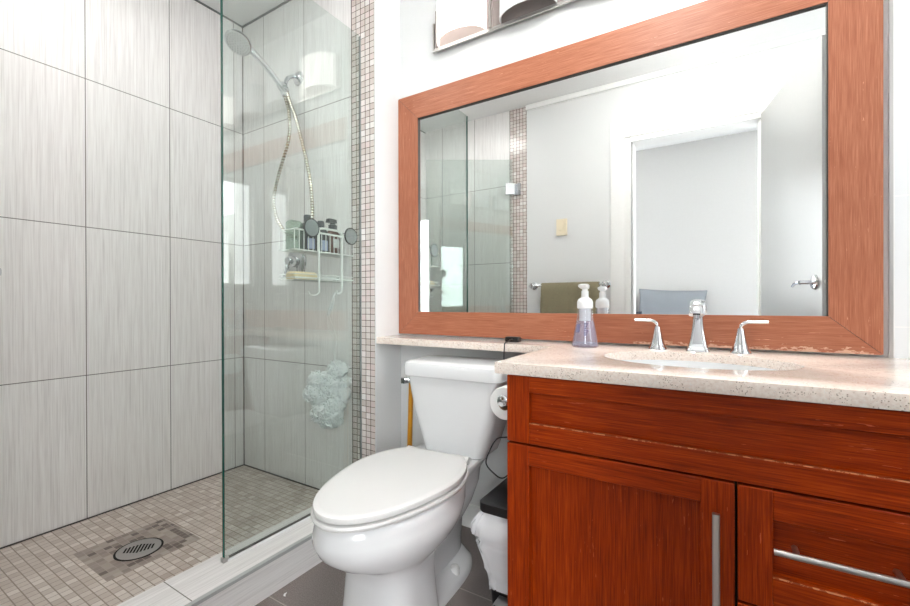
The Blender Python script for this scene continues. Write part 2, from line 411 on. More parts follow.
# right wall with two windows
RW = 1.4
bm = B()
for (y0, y1, z0, z1) in ((FY-.11, .0, -.05, CZ), (.23, .44, -.05, CZ), (1.05, DM+.12, -.05, CZ), (.0, .23, -.05, 1.12), (.0, .23, 2.2, CZ), (.44, 1.05, -.05, 1.12), (.44, 1.05, 2.2, CZ)):
    box(bm, RW, RW+.12, y0, y1, z0, z1)
struct('wall_right', bm, WHITE)
for i, (y0, y1) in enumerate(((.0, .23), (.44, 1.05))):
    bm = B(); z0, z1 = 1.12, 2.2
    for a in ((y0, y0+.03, z0, z1), (y1-.03, y1, z0, z1), (y0+.03, y1-.03, z0, z0+.03), (y0+.03, y1-.03, z1-.03, z1)):
        box(bm, RW+.04, RW+.08, *a)
    f = struct('window_%d' % (i+1), bm, TRIMW, loc=(RW+.06, (y0+y1)/2, z0))
    obj('pane', box(B(), RW+.057, RW+.063, y0+.03, y1-.03, z0+.03, z1-.03), WINGL, f)
# bedroom beyond the doorway
BY = -1.52
struct('floor_bedroom', box(B(), -2.5, 2.5, BY, FY-.11, -.05, 0), BEDFLOOR)
bm = B()
for x0, x1, z0, z1 in ((-2.6, -2.25, -.05, CZ), (-1.05, .55, -.05, CZ), (1.75, 2.6, -.05, CZ), (-2.25, -1.05, -.05, .8), (-2.25, -1.05, 2.1, CZ), (.55, 1.75, -.05, .8), (.55, 1.75, 2.1, CZ)):
    box(bm, x0, x1, BY-.1, BY, z0, z1)
struct('wall_bedroom_back', bm, BEDWALL)
for i, (x0, x1) in enumerate(((-2.25, -1.05), (.55, 1.75))):  # added windows, unseen, opened for the fill lights behind them
    bm = B()
    for a in ((x0, x0+.035, .8, 2.1), (x1-.035, x1, .8, 2.1), (x0+.035, x1-.035, .8, .835), (x0+.035, x1-.035, 2.065, 2.1)): box(bm, a[0], a[1], BY-.07, BY-.03, a[2], a[3])
    f = struct('window_%d' % (i+3), bm, TRIMW, loc=((x0+x1)/2, BY-.05, .8))
    obj('pane', box(B(), x0+.035, x1-.035, BY-.053, BY-.047, .835, 2.065), WINGL, f)
struct('wall_bedroom_left', box(B(), -2.6, -2.5, BY, FY-.11, -.05, CZ), BEDWALL)
struct('wall_bedroom_right', box(B(), 2.5, 2.6, BY, FY-.11, -.05, CZ), BEDWALL)
struct('wall_bedroom_front', box(B(), RW, 2.5, FY-.11, FY, -.05, CZ), BEDWALL)
struct('ceiling_bedroom', box(B(), -2.6, 2.6, BY-.1, FY-.11, CZ, CZ+.1), CEIL)

# ------------------------------------------------------------------ entry door leaf
ca = math.atan2(.795, .151); cd = Vector((math.cos(ca), math.sin(ca), 0)); cn = Vector((-cd.y, cd.x, 0))
hinge = Vector((.229, .0, 0)); LW = .81
def leaf_pt(s, d, z): p = hinge+cd*s+cn*d; return Vector((p.x, p.y, z))
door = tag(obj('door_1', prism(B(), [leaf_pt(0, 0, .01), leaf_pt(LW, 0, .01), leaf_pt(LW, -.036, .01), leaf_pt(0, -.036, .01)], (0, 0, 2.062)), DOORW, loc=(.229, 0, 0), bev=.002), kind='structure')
for side in (1, -1):
    d0 = 0 if side == 1 else -.036
    sh = LW-.065; zz = 1.035
    bm = B(); o0 = leaf_pt(sh, d0, zz); nn = cn*side
    lathe(bm, [(.033, 0), (.033, .004), (.028, .010), (.012, .012)], o0, nn)
    cyl(bm, o0+nn*.01, o0+nn*.058, .009, .008)
    pts = spline([o0+nn*.055, o0+nn*.058-cd*.02, o0+nn*.056-cd*.06+Vector((0,0,-.003)), o0+nn*.046-cd*.115+Vector((0,0,-.012))], 6)
    tube(bm, pts, [.0095-.003*i/len(pts) for i in range(len(pts))], 12)
    obj('door_handle', bm, CHROME, door)
bm = B(); e = leaf_pt(LW, -.018, 1.035); lathe(bm, [(.011, 0), (.011, .003), (.006, .004), (.005, .009)], e, cd, 16); obj('latch', bm, STEEL, door)

# ------------------------------------------------------------------ fixed glass panel
XG, YG = -1.353, .776
t = thing('shower_glass_panel', 'tall fixed clear green-tinted glass panel standing on the pale curb', 'shower screen', (XG, 1.09, .117))
bm = B(); box(bm, XG-.005, XG+.005, YG+.0025, 1.3985, .127, 2.137); obj('pane', bm, GLASS, t, smooth=False)
bm = B(); box(bm, XG-.005, XG+.005, YG, YG+.0025, .127, 2.137); obj('polished_edge', bm, GLASSEDGE, t)
bm = B(); box(bm, XG-.0045, XG+.0045, YG+.003, 1.3985, .1232, .1272); obj('bottom_seal', bm, SEALM, t)
bm = B(); box(bm, XG-.007, XG+.009, YG+.01, 1.3985, .1172, .1230); obj('caulk_bead', bm, WHITEP, t)
bm = B(); box(bm, XG-.008, XG+.008, YG-.004, YG+.014, .1172, .132); obj('corner_bracket', bm, NICKEL, t, bev=.002)
bm = B(); box(bm, XG-.005, XG+.005, 1.3985, 1.4018, .127, 2.137); obj('wall_seal', bm, GREYSEAL, t)

# hinged shower door swung open inside the shower (seen in the mirror)
t = thing('glass_shower_door', 'hinged glass shower door swung open, seen only in the mirror', 'shower door', (-1.38, .02, .14))
sd = Vector((-.853, .522, 0)); sn = Vector((.522, .853, 0)); sp = Vector((-1.352, .022, 0))
def sdp(s, d, z): p = sp+sd*s+sn*d; return Vector((p.x, p.y, z))
bm = B(); prism(bm, [sdp(.02, -.004, .145), sdp(.70, -.004, .145), sdp(.70, .004, .145), sdp(.02, .004, .145)], (0, 0, 1.93)); obj('pane', bm, GLASS, t, smooth=False)
for zz in (.40, 1.80):
    bm = B(); prism(bm, [sdp(.004, -.012, zz), sdp(.075, -.012, zz), sdp(.075, -.005, zz), sdp(.004, -.005, zz)], (0, 0, .09))
    prism(bm, [sdp(.004, .005, zz), sdp(.075, .005, zz), sdp(.075, .012, zz), sdp(.004, .012, zz)], (0, 0, .09))
    prism(bm, [sdp(.004, -.006, zz), sdp(.019, -.006, zz), sdp(.019, .006, zz), sdp(.004, .006, zz)], (0, 0, .09))
    box(bm, -1.367, -1.312, -.0055, .008, zz, zz+.09)
    obj('hinge', bm, CHROME, t, bev=.001)
bm = B(); cyl(bm, sdp(.66, .005, 1.05), sdp(.66, .028, 1.05), .012); cyl(bm, sdp(.66, -.005, 1.05), sdp(.66, -.028, 1.05), .012); obj('knob', bm, CHROME, t)

# ------------------------------------------------------------------ vanity cabinet
VX0, VX1, VY = -.45, .56, .983
t = thing('vanity_cabinet', 'red-brown oak vanity cabinet with shaker door and drawers under the counter', 'cabinet', (.0, 1.27, 0))
bm = B(); box(bm, VX0, VX0+.018, VY+.022, 1.572, .10, .7715, 1); box(bm, VX1-.018, VX1, VY+.022, 1.572, .10, .7715, 1); box(bm, VX0+.018, VX1-.018, 1.56, 1.572, .10, .7715, 1)
box(bm, VX0+.018, VX1-.018, VY+.023, 1.56, .10, .118, 0); box(bm, VX0+.018, VX1-.018, VY+.023, VY+.06, .735, .7715, 0); box(bm, VX0+.03, VX1-.03, VY+.08, 1.572, 0, .10, 1)
obj('body', bm, [CAB_X, CAB_Z], t)
bm = B(); box(bm, VX0+.018, VX1-.018, VY+.0195, VY+.022, .105, .764); obj('shadow_gap', bm, BLACKG, t)
def shaker(name, x0, x1, z0, z1, stile, top, bot, grain_panel):
    bm = B(); y0, y1, yp = VY, VY+.0205, VY+.0165
    box(bm, x0, x0+stile, y0, y1, z0, z1, 1); box(bm, x1-stile, x1, y0, y1, z0, z1, 1)
    box(bm, x0+stile, x1-stile, y0+.0002, y1, z1-top, z1, 0); box(bm, x0+stile, x1-stile, y0+.0002, y1, z0, z0+bot, 0)
    bmesh.ops.bevel(bm, geom=list(bm.edges), offset=.0012, segments=1, affect='EDGES')
    bm.faces.ensure_lookup_table()
    ledge = box(bm, x0+stile-.0005, x1-stile+.0005, y0+.0006, y0+.0042, z0+bot-.0006, z0+bot+.0010, 2)  # pale ledge strip carries both wear and the edge highlight in its colour
    box(bm, x0+stile-.002, x1-stile+.002, yp, y1-.001, z0+bot-.002, z1-top+.002, grain_panel)
    return obj(name, bm, [CAB_X, CAB_Z, WORN_HILITE], t)
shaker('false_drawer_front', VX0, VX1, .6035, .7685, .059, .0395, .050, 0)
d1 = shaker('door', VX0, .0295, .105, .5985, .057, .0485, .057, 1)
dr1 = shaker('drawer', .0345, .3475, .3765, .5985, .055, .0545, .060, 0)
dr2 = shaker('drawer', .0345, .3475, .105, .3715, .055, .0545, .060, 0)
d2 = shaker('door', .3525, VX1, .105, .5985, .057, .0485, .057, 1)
def handle(parent, horizontal, a0, a1, c, posts, r=.0058):
    bm = B()
    if horizontal:
        cyl(bm, (a0, VY-.032, c), (a1, VY-.032, c), r, seg=20)
        for p in posts: cyl(bm, (p, VY-.03, c), (p, VY+.002, c), .005, seg=14)
    else:
        prism(bm, rrect(c-.0065, c+.0065, VY-.037, VY-.027, .003, a0, 3), (0, 0, a1-a0))
        for p in posts: cyl(bm, (c, VY-.03, p), (c, VY+.002, p), .005, seg=14)
    obj('handle', bm, STEEL, parent)
handle(dr1, True, .088, .290, .5015, (.121, .255)); handle(dr2, True, .088, .290, .25, (.121, .255))
handle(d1, False, .245, .5465, -.001, (.27, .515)); handle(d2, False, .23, .533, .378, (.26, .50))

# ------------------------------------------------------------------ countertop with undermount sink
SX, SY, SA, SB = -.05, 1.265, .222, .158
ZT = .8014
bm = B()
outer = [(-.4745, .9628), (.61, .9628), (.61, DM-.001), (XR+.001, DM-.001), (XR+.001, 1.404), (-.4745, 1.404)]
ov = [bm.verts.new((x, y, ZT)) for x, y in outer]; hv = [bm.verts.new((SX+SA*math.cos(a), SY+SB*math.sin(a), ZT)) for a in [2*PI*k/64 for k in range(64)]]
ee = [bm.edges.new((l[i], l[(i+1) % len(l)])) for l in (ov, hv) for i in range(len(l))]
bmesh.ops.triangle_fill(bm, use_beauty=True, use_dissolve=False, edges=ee)
r_ = bmesh.ops.extrude_face_region(bm, geom=list(bm.faces))
for v in [g_ for g_ in r_['geom'] if isinstance(g_, bmesh.types.BMVert)]: v.co.z -= .0285
# remove faces that may fill the hole
ct = tag(obj('countertop', bm, QUARTZ, loc=(-.3, 1.4, .767), bev=.0022), 'cream speckled stone countertop that runs on as a narrow shelf above the toilet', 'countertop')
bm = B(); rings = []
for f_, dz in ((1.04, -.0290), (1.0, -.0290), (.985, -.06), (.93, -.10), (.80, -.135), (.55, -.155), (.25, -.163), (.09, -.165)):
    rings.append([Vector((SX+SA*f_*math.cos(a), SY+SB*f_*math.sin(a), ZT+dz)) for a in [2*PI*k/64 for k in range(64)]])
loft(bm, rings, False, True)
t = thing('sink', 'white oval undermount basin set into the cream countertop', 'sink', (SX, SY, ZT-.165))
o_ = obj('basin', bm, PORC, t)
so = o_.modifiers.new('thickness', 'SOLIDIFY'); so.thickness = .006; so.offset = 1
bm = B(); lathe(bm, [(.021, 0), (.021, .003), (.014, .004), (.012, .001)], (SX, SY, ZT-.166)); obj('drain_ring', bm, CHROME, t)

# ------------------------------------------------------------------ faucet set
FYB = 1.497
t = thing('faucet', 'chrome widespread faucet with flared spout and two lever handles behind the basin', 'faucet', (-.048, FYB, ZT))
def sq(cx, cy, z, hx, hy, r): return rrect(cx-hx, cx+hx, cy-hy, cy+hy, r, z, 4)
bm = B()
secs = [(0, .031, .027, .010), (.006, .030, .026, .010), (.010, .027, .023, .010), (.035, .0215, .019, .009), (.065, .0165, .0155, .008), (.09, .0145, .014, .008), (.105, .014, .0135, .008)]
loft(bm, [sq(-.048, FYB, ZT+z, hx, hy, r) for z, hx, hy, r in secs], True, True)
# spout arching forward
pts = [(FYB+.004, .095), (FYB-.004, .125), (FYB-.030, .144), (FYB-.062, .145), (FYB-.092, .132), (FYB-.106, .112)]
path = spline([(-.048, y, ZT+z) for y, z in pts], 6)
rings = []
for i, p in enumerate(path):
    a = path[max(i-1, 0)]; b = path[min(i+1, len(path)-1)]; tg = (b-a).normalized(); up = Vector((1, 0, 0)); sd_ = tg.cross(up)
    hw = .0155+.0045*i/len(path); hh = .0125-.0025*i/len(path)
    rings.append([p + up*hw*math.copysign(abs(math.cos(q_))**.75, math.cos(q_)) + sd_*hh*math.copysign(abs(math.sin(q_))**.75, math.sin(q_)) for q_ in [2*PI*k/20 for k in range(20)]])
loft(bm, rings)
cyl(bm, path[-1], path[-1]+Vector((0, -.001, -.010)), .0095, .009)
obj('spout', bm, CHROME, t)
for sx, cx in ((-1, -.160), (1, .060)):
    bm = B()
    lathe(bm, [(.0275, 0), (.0275, .003), (.0225, .010), (.017, .03), (.0125, .05), (.0095, .064), (.0085, .072)], (cx, FYB-.004, ZT))
    path = spline([(cx, FYB-.004, ZT+.066), (cx+sx*.002, FYB-.005, ZT+.080), (cx+sx*.014, FYB-.007, ZT+.0895), (cx+sx*.036, FYB-.010, ZT+.091), (cx+sx*.066, FYB-.014, ZT+.092)], 6)
    n_ = len(path); tube(bm, path, [.0085]*int(n_*.4)+[.0082]*(n_-int(n_*.4)), 14, flat=.62)
    obj('lever_handle', bm, CHROME, t)

# ------------------------------------------------------------------ mirror
MX0, MX1, MZ0, MZ1 = -1.151, .2665, .9095, 1.786
FX0, FX1, FZ0, FZ1 = -1.2615, .3775, .8082, 1.8965
t = thing('wall_mirror', 'large wall mirror in a wide orange-brown oak frame above the counter', 'mirror', (FX0, 1.574, FZ0))
y0 = 1.556
def fp(pts, name, mat): bm = B(); prism(bm, [Vector((x, y0, z)) for x, z in pts], (0, .018, 0)); return obj(name, bm, mat, t, bev=.0012, seg=1)
g_ = .0009
fp([(FX0+g_, FZ1), (FX1-g_, FZ1), (MX1-g_, MZ1), (MX0+g_, MZ1)], 'frame_rail', FRAME_X)
fp([(FX0+g_, FZ0), (FX1-g_, FZ0), (MX1-g_, MZ0), (MX0+g_, MZ0)], 'frame_rail', FRAME_XC)
fp([(FX0, FZ0+g_), (FX0, FZ1-g_), (MX0, MZ1-g_), (MX0, MZ0+g_)], 'frame_stile', FRAME_Z)
fp([(FX1, FZ0+g_), (FX1, FZ1-g_), (MX1, MZ1-g_), (MX1, MZ0+g_)], 'frame_stile', FRAME_Z)
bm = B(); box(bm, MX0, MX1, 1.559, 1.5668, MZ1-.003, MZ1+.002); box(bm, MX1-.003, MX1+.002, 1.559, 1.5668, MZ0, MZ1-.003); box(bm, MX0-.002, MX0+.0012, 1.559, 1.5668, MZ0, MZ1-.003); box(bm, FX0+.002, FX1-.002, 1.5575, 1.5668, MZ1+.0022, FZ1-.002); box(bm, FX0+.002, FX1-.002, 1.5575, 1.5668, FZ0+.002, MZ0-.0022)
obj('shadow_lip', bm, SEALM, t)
bm = B(); box(bm, MX0-.02, MX1+.02, 1.567, 1.5735, MZ0-.02, MZ1+.02); obj('mirror_glass', bm, MIRROR, t, smooth=False)

# ------------------------------------------------------------------ vanity light
t = thing('vanity_light', 'chrome bar wall light with curved opal glass shades above the mirror', 'wall light', (-.47, 1.575, 2.05))
bm = B(); box(bm, -1.062, .123, 1.548, 1.556, 2.050, 2.062); box(bm, -1.062, -1.054, 1.548, 1.556, 2.062, 2.175); box(bm, .115, .123, 1.548, 1.556, 2.062, 2.175)
obj('bar', bm, STEEL, t, bev=.0008)
bm = B(); box(bm, -1.050, .111, 1.553, 1.574, 2.0625, 2.229); obj('backplate', bm, BACKP, t)
xs = [-1.030+k*.2965 for k in range(4)]
for k, x0 in enumerate(xs):
    w_ = .232; cx = x0+w_/2
    if k < 3:
        bm = B(); box(bm, x0+w_+.017, x0+w_+.026, 1.540, 1.574, 2.062, 2.229); obj('divider', bm, STEEL, t, bev=.0008)
    bm = B()
    pr = []
    for a in [PI*j/24 for j in range(25)]: pr.append((cx+w_/2*math.cos(a), 1.550-.074*math.sin(a)))
    inner = [(cx+(w_/2-.004)*math.cos(a), 1.550-.070*math.sin(a)) for a in [PI*j/24 for j in range(25)]][::-1]
    prism(bm, [Vector((x, y, 2.064)) for x, y in pr+inner], (0, 0, .165))
    sh = obj('shade', bm, SHADE_ON if k in (0, 3) else SHADE_OFF, t)
    if k in (0, 3): sh['label'] = 'lit warm white glass shade'
    else: sh['label'] = 'unlit pale glass shade'

# ------------------------------------------------------------------ toilet
TX = -.835
t = thing('toilet', 'white two-piece toilet with closed lid standing below the narrow shelf', 'toilet', (TX, 1.1, 0))
def egg(z, yf, yb, yw, hw, nf=2.0, nb=2.6, n=48, cx=TX):
    out = []
    for k in range(n):
        a = 2*PI*k/n; c, s = math.cos(a), math.sin(a)
        if s < 0: e = nf; L = yw-yf
        else: e = nb; L = yb-yw
        out.append(Vector((cx+hw*math.copysign(abs(c)**(2/e), c), yw+L*math.copysign(abs(s)**(2/e), s), z)))
    return out
bm = B()
rings = [egg(.0, .850, 1.07, .97, .130, 3.0, 9), egg(.015, .850, 1.07, .97, .130, 3.0, 9), egg(.09, .862, 1.065, .97, .121, 3.0, 9), egg(.17, .866, 1.06, .97, .117, 2.8, 8),
         egg(.212, .858, 1.07, .97, .120, 2.6, 6), egg(.232, .838, 1.10, .97, .132, 2.3, 4), egg(.248, .806, 1.14, .98, .148, 2.1, 3), egg(.268, .770, 1.18, .99, .164, 2.0, 2.8), egg(.295, .740, 1.20, 1.0, .178, 2.0, 2.8), egg(.325, .723, 1.22, 1.01, .187, 1.95, 2.6),
         egg(.345, .722, 1.23, 1.02, .187, 1.9, 2.6), egg(.365, .726, 1.24, 1.02, .184, 1.85, 2.6), egg(.385, .732, 1.25, 1.02, .182, 1.85, 2.6), egg(.391, .740, 1.25, 1.02, .175, 1.85, 2.6)]
loft(bm, rings)
# trapway body at the back and its foot flange
tr = [egg(.0, 1.0, 1.38, 1.20, .062, 3, 3), egg(.08, 1.0, 1.37, 1.20, .060, 3, 3), egg(.18, 1.0, 1.36, 1.21, .074, 3, 3), egg(.26, 1.02, 1.37, 1.22, .118, 3, 3), egg(.32, 1.02, 1.40, 1.22, .135, 3, 3), egg(.36, 1.05, 1.44, 1.22, .128, 3, 3), egg(.392, 1.08, 1.49, 1.25, .140, 3, 4), egg(.399, 1.09, 1.485, 1.25, .136, 3, 4)]
loft(bm, tr)
loft(bm, [egg(.0, .93, 1.405, 1.2, .110, 4, 2.6), egg(.018, .93, 1.402, 1.2, .109, 4, 2.6), egg(.028, .935, 1.39, 1.2, .104, 4, 2.6), egg(.036, .94, 1.385, 1.2, .096, 4, 2.6), egg(.06, .95, 1.37, 1.2, .068, 4, 2.6)])
obj('bowl', bm, PORC, t, ang=50)
def outline(z, grow=0, yb=1.245, n=13):
    R_ = [(.0, .714), (.028, .7185), (.054, .7300), (.083, .752), (.109, .783), (.134, .826), (.156, .880), (.174, .945), (.187, 1.015), (.189, 1.065), (.180, 1.12), (.163, 1.17), (.138, 1.212), (.112, yb)]
    P_ = spline([(TX+x*.982, y+.004*(1.2-y)/.5, z) for x, y in R_], 3)
    Rr = [Vector((p.x, p.y, z)) for p in P_]
    L_ = [Vector((2*TX-p.x, p.y, z)) for p in Rr[::-1][:-1]]
    pl = Rr+L_
    if grow:
        c = Vector((TX, .98, z)); pl = [p+(p-c).normalized()*grow for p in pl]
    return pl
def slab(rs):
    bm = B(); loft(bm, rs); return bm
obj('seat', slab([outline(.3925, -.004), outline(.395, .002), outline(.402, .005), outline(.4075, .003), outline(.4085, -.004)]), SEATW, t)
obj('lid', slab([outline(.4118, -.008), outline(.4135, -.001), outline(.420, 0), outline(.4265, -.002), outline(.4295, -.008), outline(.4305, -.02)]), SEATW, t)
bm = B(); lathe(bm, [(.013, -.035), (.013, .035)], (TX-.09, 1.252, .412), (1, 0, 0), 16); lathe(bm, [(.013, -.035), (.013, .035)], (TX+.09, 1.252, .412), (1, 0, 0), 16)
box(bm, TX-.105, TX+.105, 1.246, 1.262, .3985, .409); obj('seat_hinge', bm, SEATW, t, bev=.001)
TC = -.806
def tk(z, hw, yf, yb, r): return rrect(TC-hw, TC+hw, yf, yb, r, z, 6)
bm = B(); loft(bm, [tk(.399, .112, 1.302, 1.462, .03), tk(.404, .121, 1.295, 1.468, .035), tk(.43, .132, 1.292, 1.472, .04), tk(.55, .167, 1.287, 1.482, .035), tk(.686, .190, 1.282, 1.492, .03)])
obj('tank', bm, PORC, t)
bm = B(); loft(bm, [tk(.676, .196, 1.276, 1.498, .028), tk(.680, .200, 1.272, 1.502, .03), tk(.712, .201, 1.270, 1.503, .03), tk(.726, .197, 1.276, 1.500, .03), tk(.732, .186, 1.290, 1.492, .03), tk(.734, .17, 1.305, 1.48, .03)])
obj('tank_lid', bm, PORC, t)
bm = B(); box(bm, TC-.222, TC-.180, 1.322, 1.334, .646, .658); cyl(bm, (TC-.19, 1.328, .652), (TC-.205, 1.328, .652), .012); box(bm, TC-.222, TC-.206, 1.300, 1.336, .640, .660)
obj('flush_lever', bm, CHROME, t, bev=.001)
for s in (-1, 1):
    bm = B(); lathe(bm, [(.0175, .028), (.0175, .048), (.014, .057), (.007, .061)], (TX+s*.083, 1.225, 0)); obj('bolt_cap', bm, SEATW, t)
bm = B(); cyl(bm, (TX-.14, 1.574, .20), (TX-.14, 1.54, .20), .012); tube(bm, spline([(TX-.14, 1.54, .20), (TX-.14, 1.50, .26), (TX-.12, 1.45, .36), (TX-.10, 1.42, .401)], 5), .005); obj('supply_hose', bm, STEEL, t)

t.rotation_euler.z = math.radians(2.7)
# ------------------------------------------------------------------ plunger behind the tank
t = thing('plunger', 'yellow wooden stick handle standing in the corner behind the toilet tank', 'plunger', (-1.165, 1.50, 0))
bm = B(); cyl(bm, (-1.166, 1.50, .06), (-1.158, 1.515, .64), .0115, .0105, 16); lathe(bm, [(.0105, 0), (.009, .006), (.004, .009)], (-1.158, 1.515, .64), (0, 0, 1), 16); obj('handle', bm, GOLDW, t)
bm = B(); lathe(bm, [(.055, 0), (.056, .006), (.050, .035), (.032, .058), (.018, .066), (.016, .095)], (-1.166, 1.499, 0)); obj('rubber_cup', bm, RUBBER, t)

# ------------------------------------------------------------------ paper roll and holder
t = thing('toilet_paper_holder', 'chrome toilet paper holder on the side of the vanity', 'holder', (-.451, 1.31, .648))
bm = B(); lathe(bm, [(.024, 0), (.024, .006), (.012, .010)], (-.450, 1.318, .648), (-1, 0, 0)); tube(bm, spline([(-.458, 1.318, .648), (-.53, 1.318, .648), (-.552, 1.318, .648), (-.560, 1.310, .648), (-.560, 1.29, .648), (-.560, 1.196, .648)], 5), .007, 12)
lathe(bm, [(.013, 0), (.018, .003), (.018, .010), (.014, .013)], (-.560, 1.199, .648), (0, -1, 0)); obj('arm', bm, CHROME, t)
bm = B(); cx, cz, ro, ri = -.560, .637, .051, .021; rings = []
for r, y in ((ri, 1.204), (ro-.002, 1.204), (ro, 1.206), (ro, 1.300), (ro-.002, 1.302), (ri, 1.302)): rings.append([Vector((cx+r*math.cos(a), y, cz+r*math.sin(a))) for a in [2*PI*k/40 for k in range(40)]])
loft(bm, rings, closed=True, mi=0)
t = thing('toilet_paper_roll', 'white toilet paper roll hanging on the vanity side', 'toilet paper', (cx, 1.25, cz))
obj('paper', bm, PAPER, t)
bm = B(); rings = [[Vector((cx+r*math.cos(a), y, cz+r*math.sin(a))) for a in [2*PI*k/32 for k in range(32)]] for r, y in ((ri-.0015, 1.2042), (ri, 1.2042), (ri, 1.3018), (ri-.0015, 1.3018))]
loft(bm, rings, closed=True); obj('core', bm, CARD, t)

# ------------------------------------------------------------------ trash can
t = thing('trash_can', 'slim black lidded trash can with a white bag between toilet and vanity', 'trash can', (-.545, 1.31, 0))
bm = B(); loft(bm, [rrect(-.610, -.475, 1.200, 1.425, .02, 0), rrect(-.612, -.473, 1.198, 1.428, .02, .04), rrect(-.622, -.466, 1.185, 1.438, .02, .288)]); obj('body', bm, BLACKP, t)
bm = B(); loft(bm, [rrect(-.632, -.458, 1.166, 1.450, .022, .302), rrect(-.634, -.457, 1.164, 1.452, .022, .306), rrect(-.634, -.457, 1.164, 1.452, .022, .330), rrect(-.628, -.462, 1.170, 1.446, .02, .334)]); obj('lid', bm, BLACKP, t)
bm = B(); box(bm, -.575, -.505, 1.150, 1.197, .030, .042); obj('pedal', bm, NICKEL, t, bev=.004)
bm = B(); rings = []
NB = 72
for iz, (z, g) in enumerate(((.301, .004), (.294, .022), (.270, .046), (.240, .052), (.218, .036), (.205, .042), (.17, .030), (.12, .018), (.08, .008), (.055, .005))):
    base = rrect(-.618+.02*(.3-z)/.3, -.470-.004*(.3-z)/.3, 1.188+.012*(.3-z)/.3, 1.434-.01*(.3-z)/.3, .02, z, 17)
    c = Vector((-.545, 1.31, z)); rg = []
    for k, p in enumerate(base):
        d = (p-c); dn = d.normalized(); gg = g + .008*math.sin(k*1.15+iz*.8)+.022*noise.noise(Vector((k*.4, iz*.7, 1)))
        q_ = p+dn*max(gg, .002); q_.x = min(q_.x, -.456); q_.x = max(q_.x, -.69); rg.append(q_)
    rings.append(rg)
loft(bm, rings, False, False); o_ = obj('bag', bm, BAGM, t, ang=180)

# ------------------------------------------------------------------ charger and cord
t = thing('phone_charger', 'small black plug adapter with a cord lying on the stone shelf', 'charger', (-.655, 1.50, ZT))
bm = B(); loft(bm, [rrect(-.685, -.630, 1.478, 1.508, .006, ZT+.0003), rrect(-.686, -.629, 1.477, 1.509, .006, ZT+.004), rrect(-.686, -.629, 1.477, 1.509, .006, ZT+.016), rrect(-.683, -.632, 1.480, 1.506, .005, ZT+.019)]); obj('plug', bm, BLACKP, t)
bm = B(); tube(bm, spline([(-.652, 1.480, ZT+.010), (-.652, 1.46, ZT+.012), (-.650, 1.43, ZT+.006), (-.648, 1.402, ZT+.004), (-.647, 1.392, ZT-.012), (-.644, 1.394, .72), (-.60, 1.42, .60), (-.50, 1.40, .55),
    (-.458, 1.25, .545), (-.500, 1.19, .545), (-.540, 1.18, .543), (-.574, 1.18, .532), (-.598, 1.18, .494), (-.612, 1.18, .451), (-.586, 1.18, .425), (-.556, 1.185, .414), (-.520, 1.20, .445), (-.458, 1.25, .47)], 7), .0022, 8); obj('cord', bm, BLACKP, t)

# ------------------------------------------------------------------ soap dispenser
px, py = -.374, 1.44
t = thing('soap_dispenser', 'clear foaming soap bottle with lilac liquid and white pump on the counter', 'soap dispenser', (px, py, ZT))
bm = B(); lathe(bm, [(.040, .0004), (.0435, .004), (.0435, .010), (.0405, .022), (.035, .055), (.0285, .090), (.0245, .112), (.0225, .128), (.021, .134)], (px, py, ZT), seg=40); obj('bottle', bm, CLEAR, t)
bm = B(); lathe(bm, [(.038, .004), (.0415, .007), (.0388, .022), (.0333, .055), (.0272, .088), (.0272, .0885)], (px, py, ZT), seg=40); obj('liquid', bm, LIQ, t)
bm = B(); cyl(bm, (px, py, ZT+.0885), (px, py, ZT+.134), .0185); cyl(bm, (px, py, ZT+.012), (px, py, ZT+.09), .003); obj('foam_pump', bm, WHITEP, t)
bm = B(); lathe(bm, [(.0235, .128), (.0255, .130), (.0255, .150), (.0225, .158), (.0125, .166), (.0115, .172), (.0115, .186), (.009, .188), (.009, .198)], (px, py, ZT), seg=40)
loft(bm, [rrect(px-.012, px+.012, py-.012, py+.012, .006, ZT+.194), rrect(px-.016, px+.013, py-.030, py+.013, .006, ZT+.200), rrect(px-.016, px+.013, py-.033, py+.013, .006, ZT+.206), rrect(px-.010, px+.010, py-.025, py+.010, .006, ZT+.210)])
obj('pump_head', bm, WHITEP, t)
bm = B(); ar = [PI*1.28+PI*.34*k/10 for k in range(11)]
prism(bm, [Vector((px+.0405*math.cos(a), py+.0405*math.sin(a), ZT+.030)) for a in ar]+[Vector((px+.0412*math.cos(a), py+.0412*math.sin(a), ZT+.030)) for a in ar[::-1]], (0, 0, .004)); 
bm.free()
# printed label: small grey-violet marks set on the front of the bottle
bm = B()
def rad(z): return .0405+(z-.022)*(.0285-.0405)/(.090-.022)
def decal(a0, a1, z0, z1, n=6):
    vv = []
    for z in (z0, z1):
        r = rad(z)+.0006
        vv.append([bm.verts.new((px+r*math.cos(a0+(a1-a0)*k/n), py+r*math.sin(a0+(a1-a0)*k/n), ZT+z)) for k in range(n+1)])
    for k in range(n): bm.faces.new((vv[0][k], vv[0][k+1], vv[1][k+1], vv[1][k]))
decal(PI*1.28, PI*1.42, .05, .078)
for k in range(6):
    decal(PI*1.545, PI*(1.62+.03*(k % 3)), .040+k*.0072, .0445+k*.0072, 3)
obj('label_print', bm, plain('grey_violet_print', srgb(120, 118, 150), .5), t)

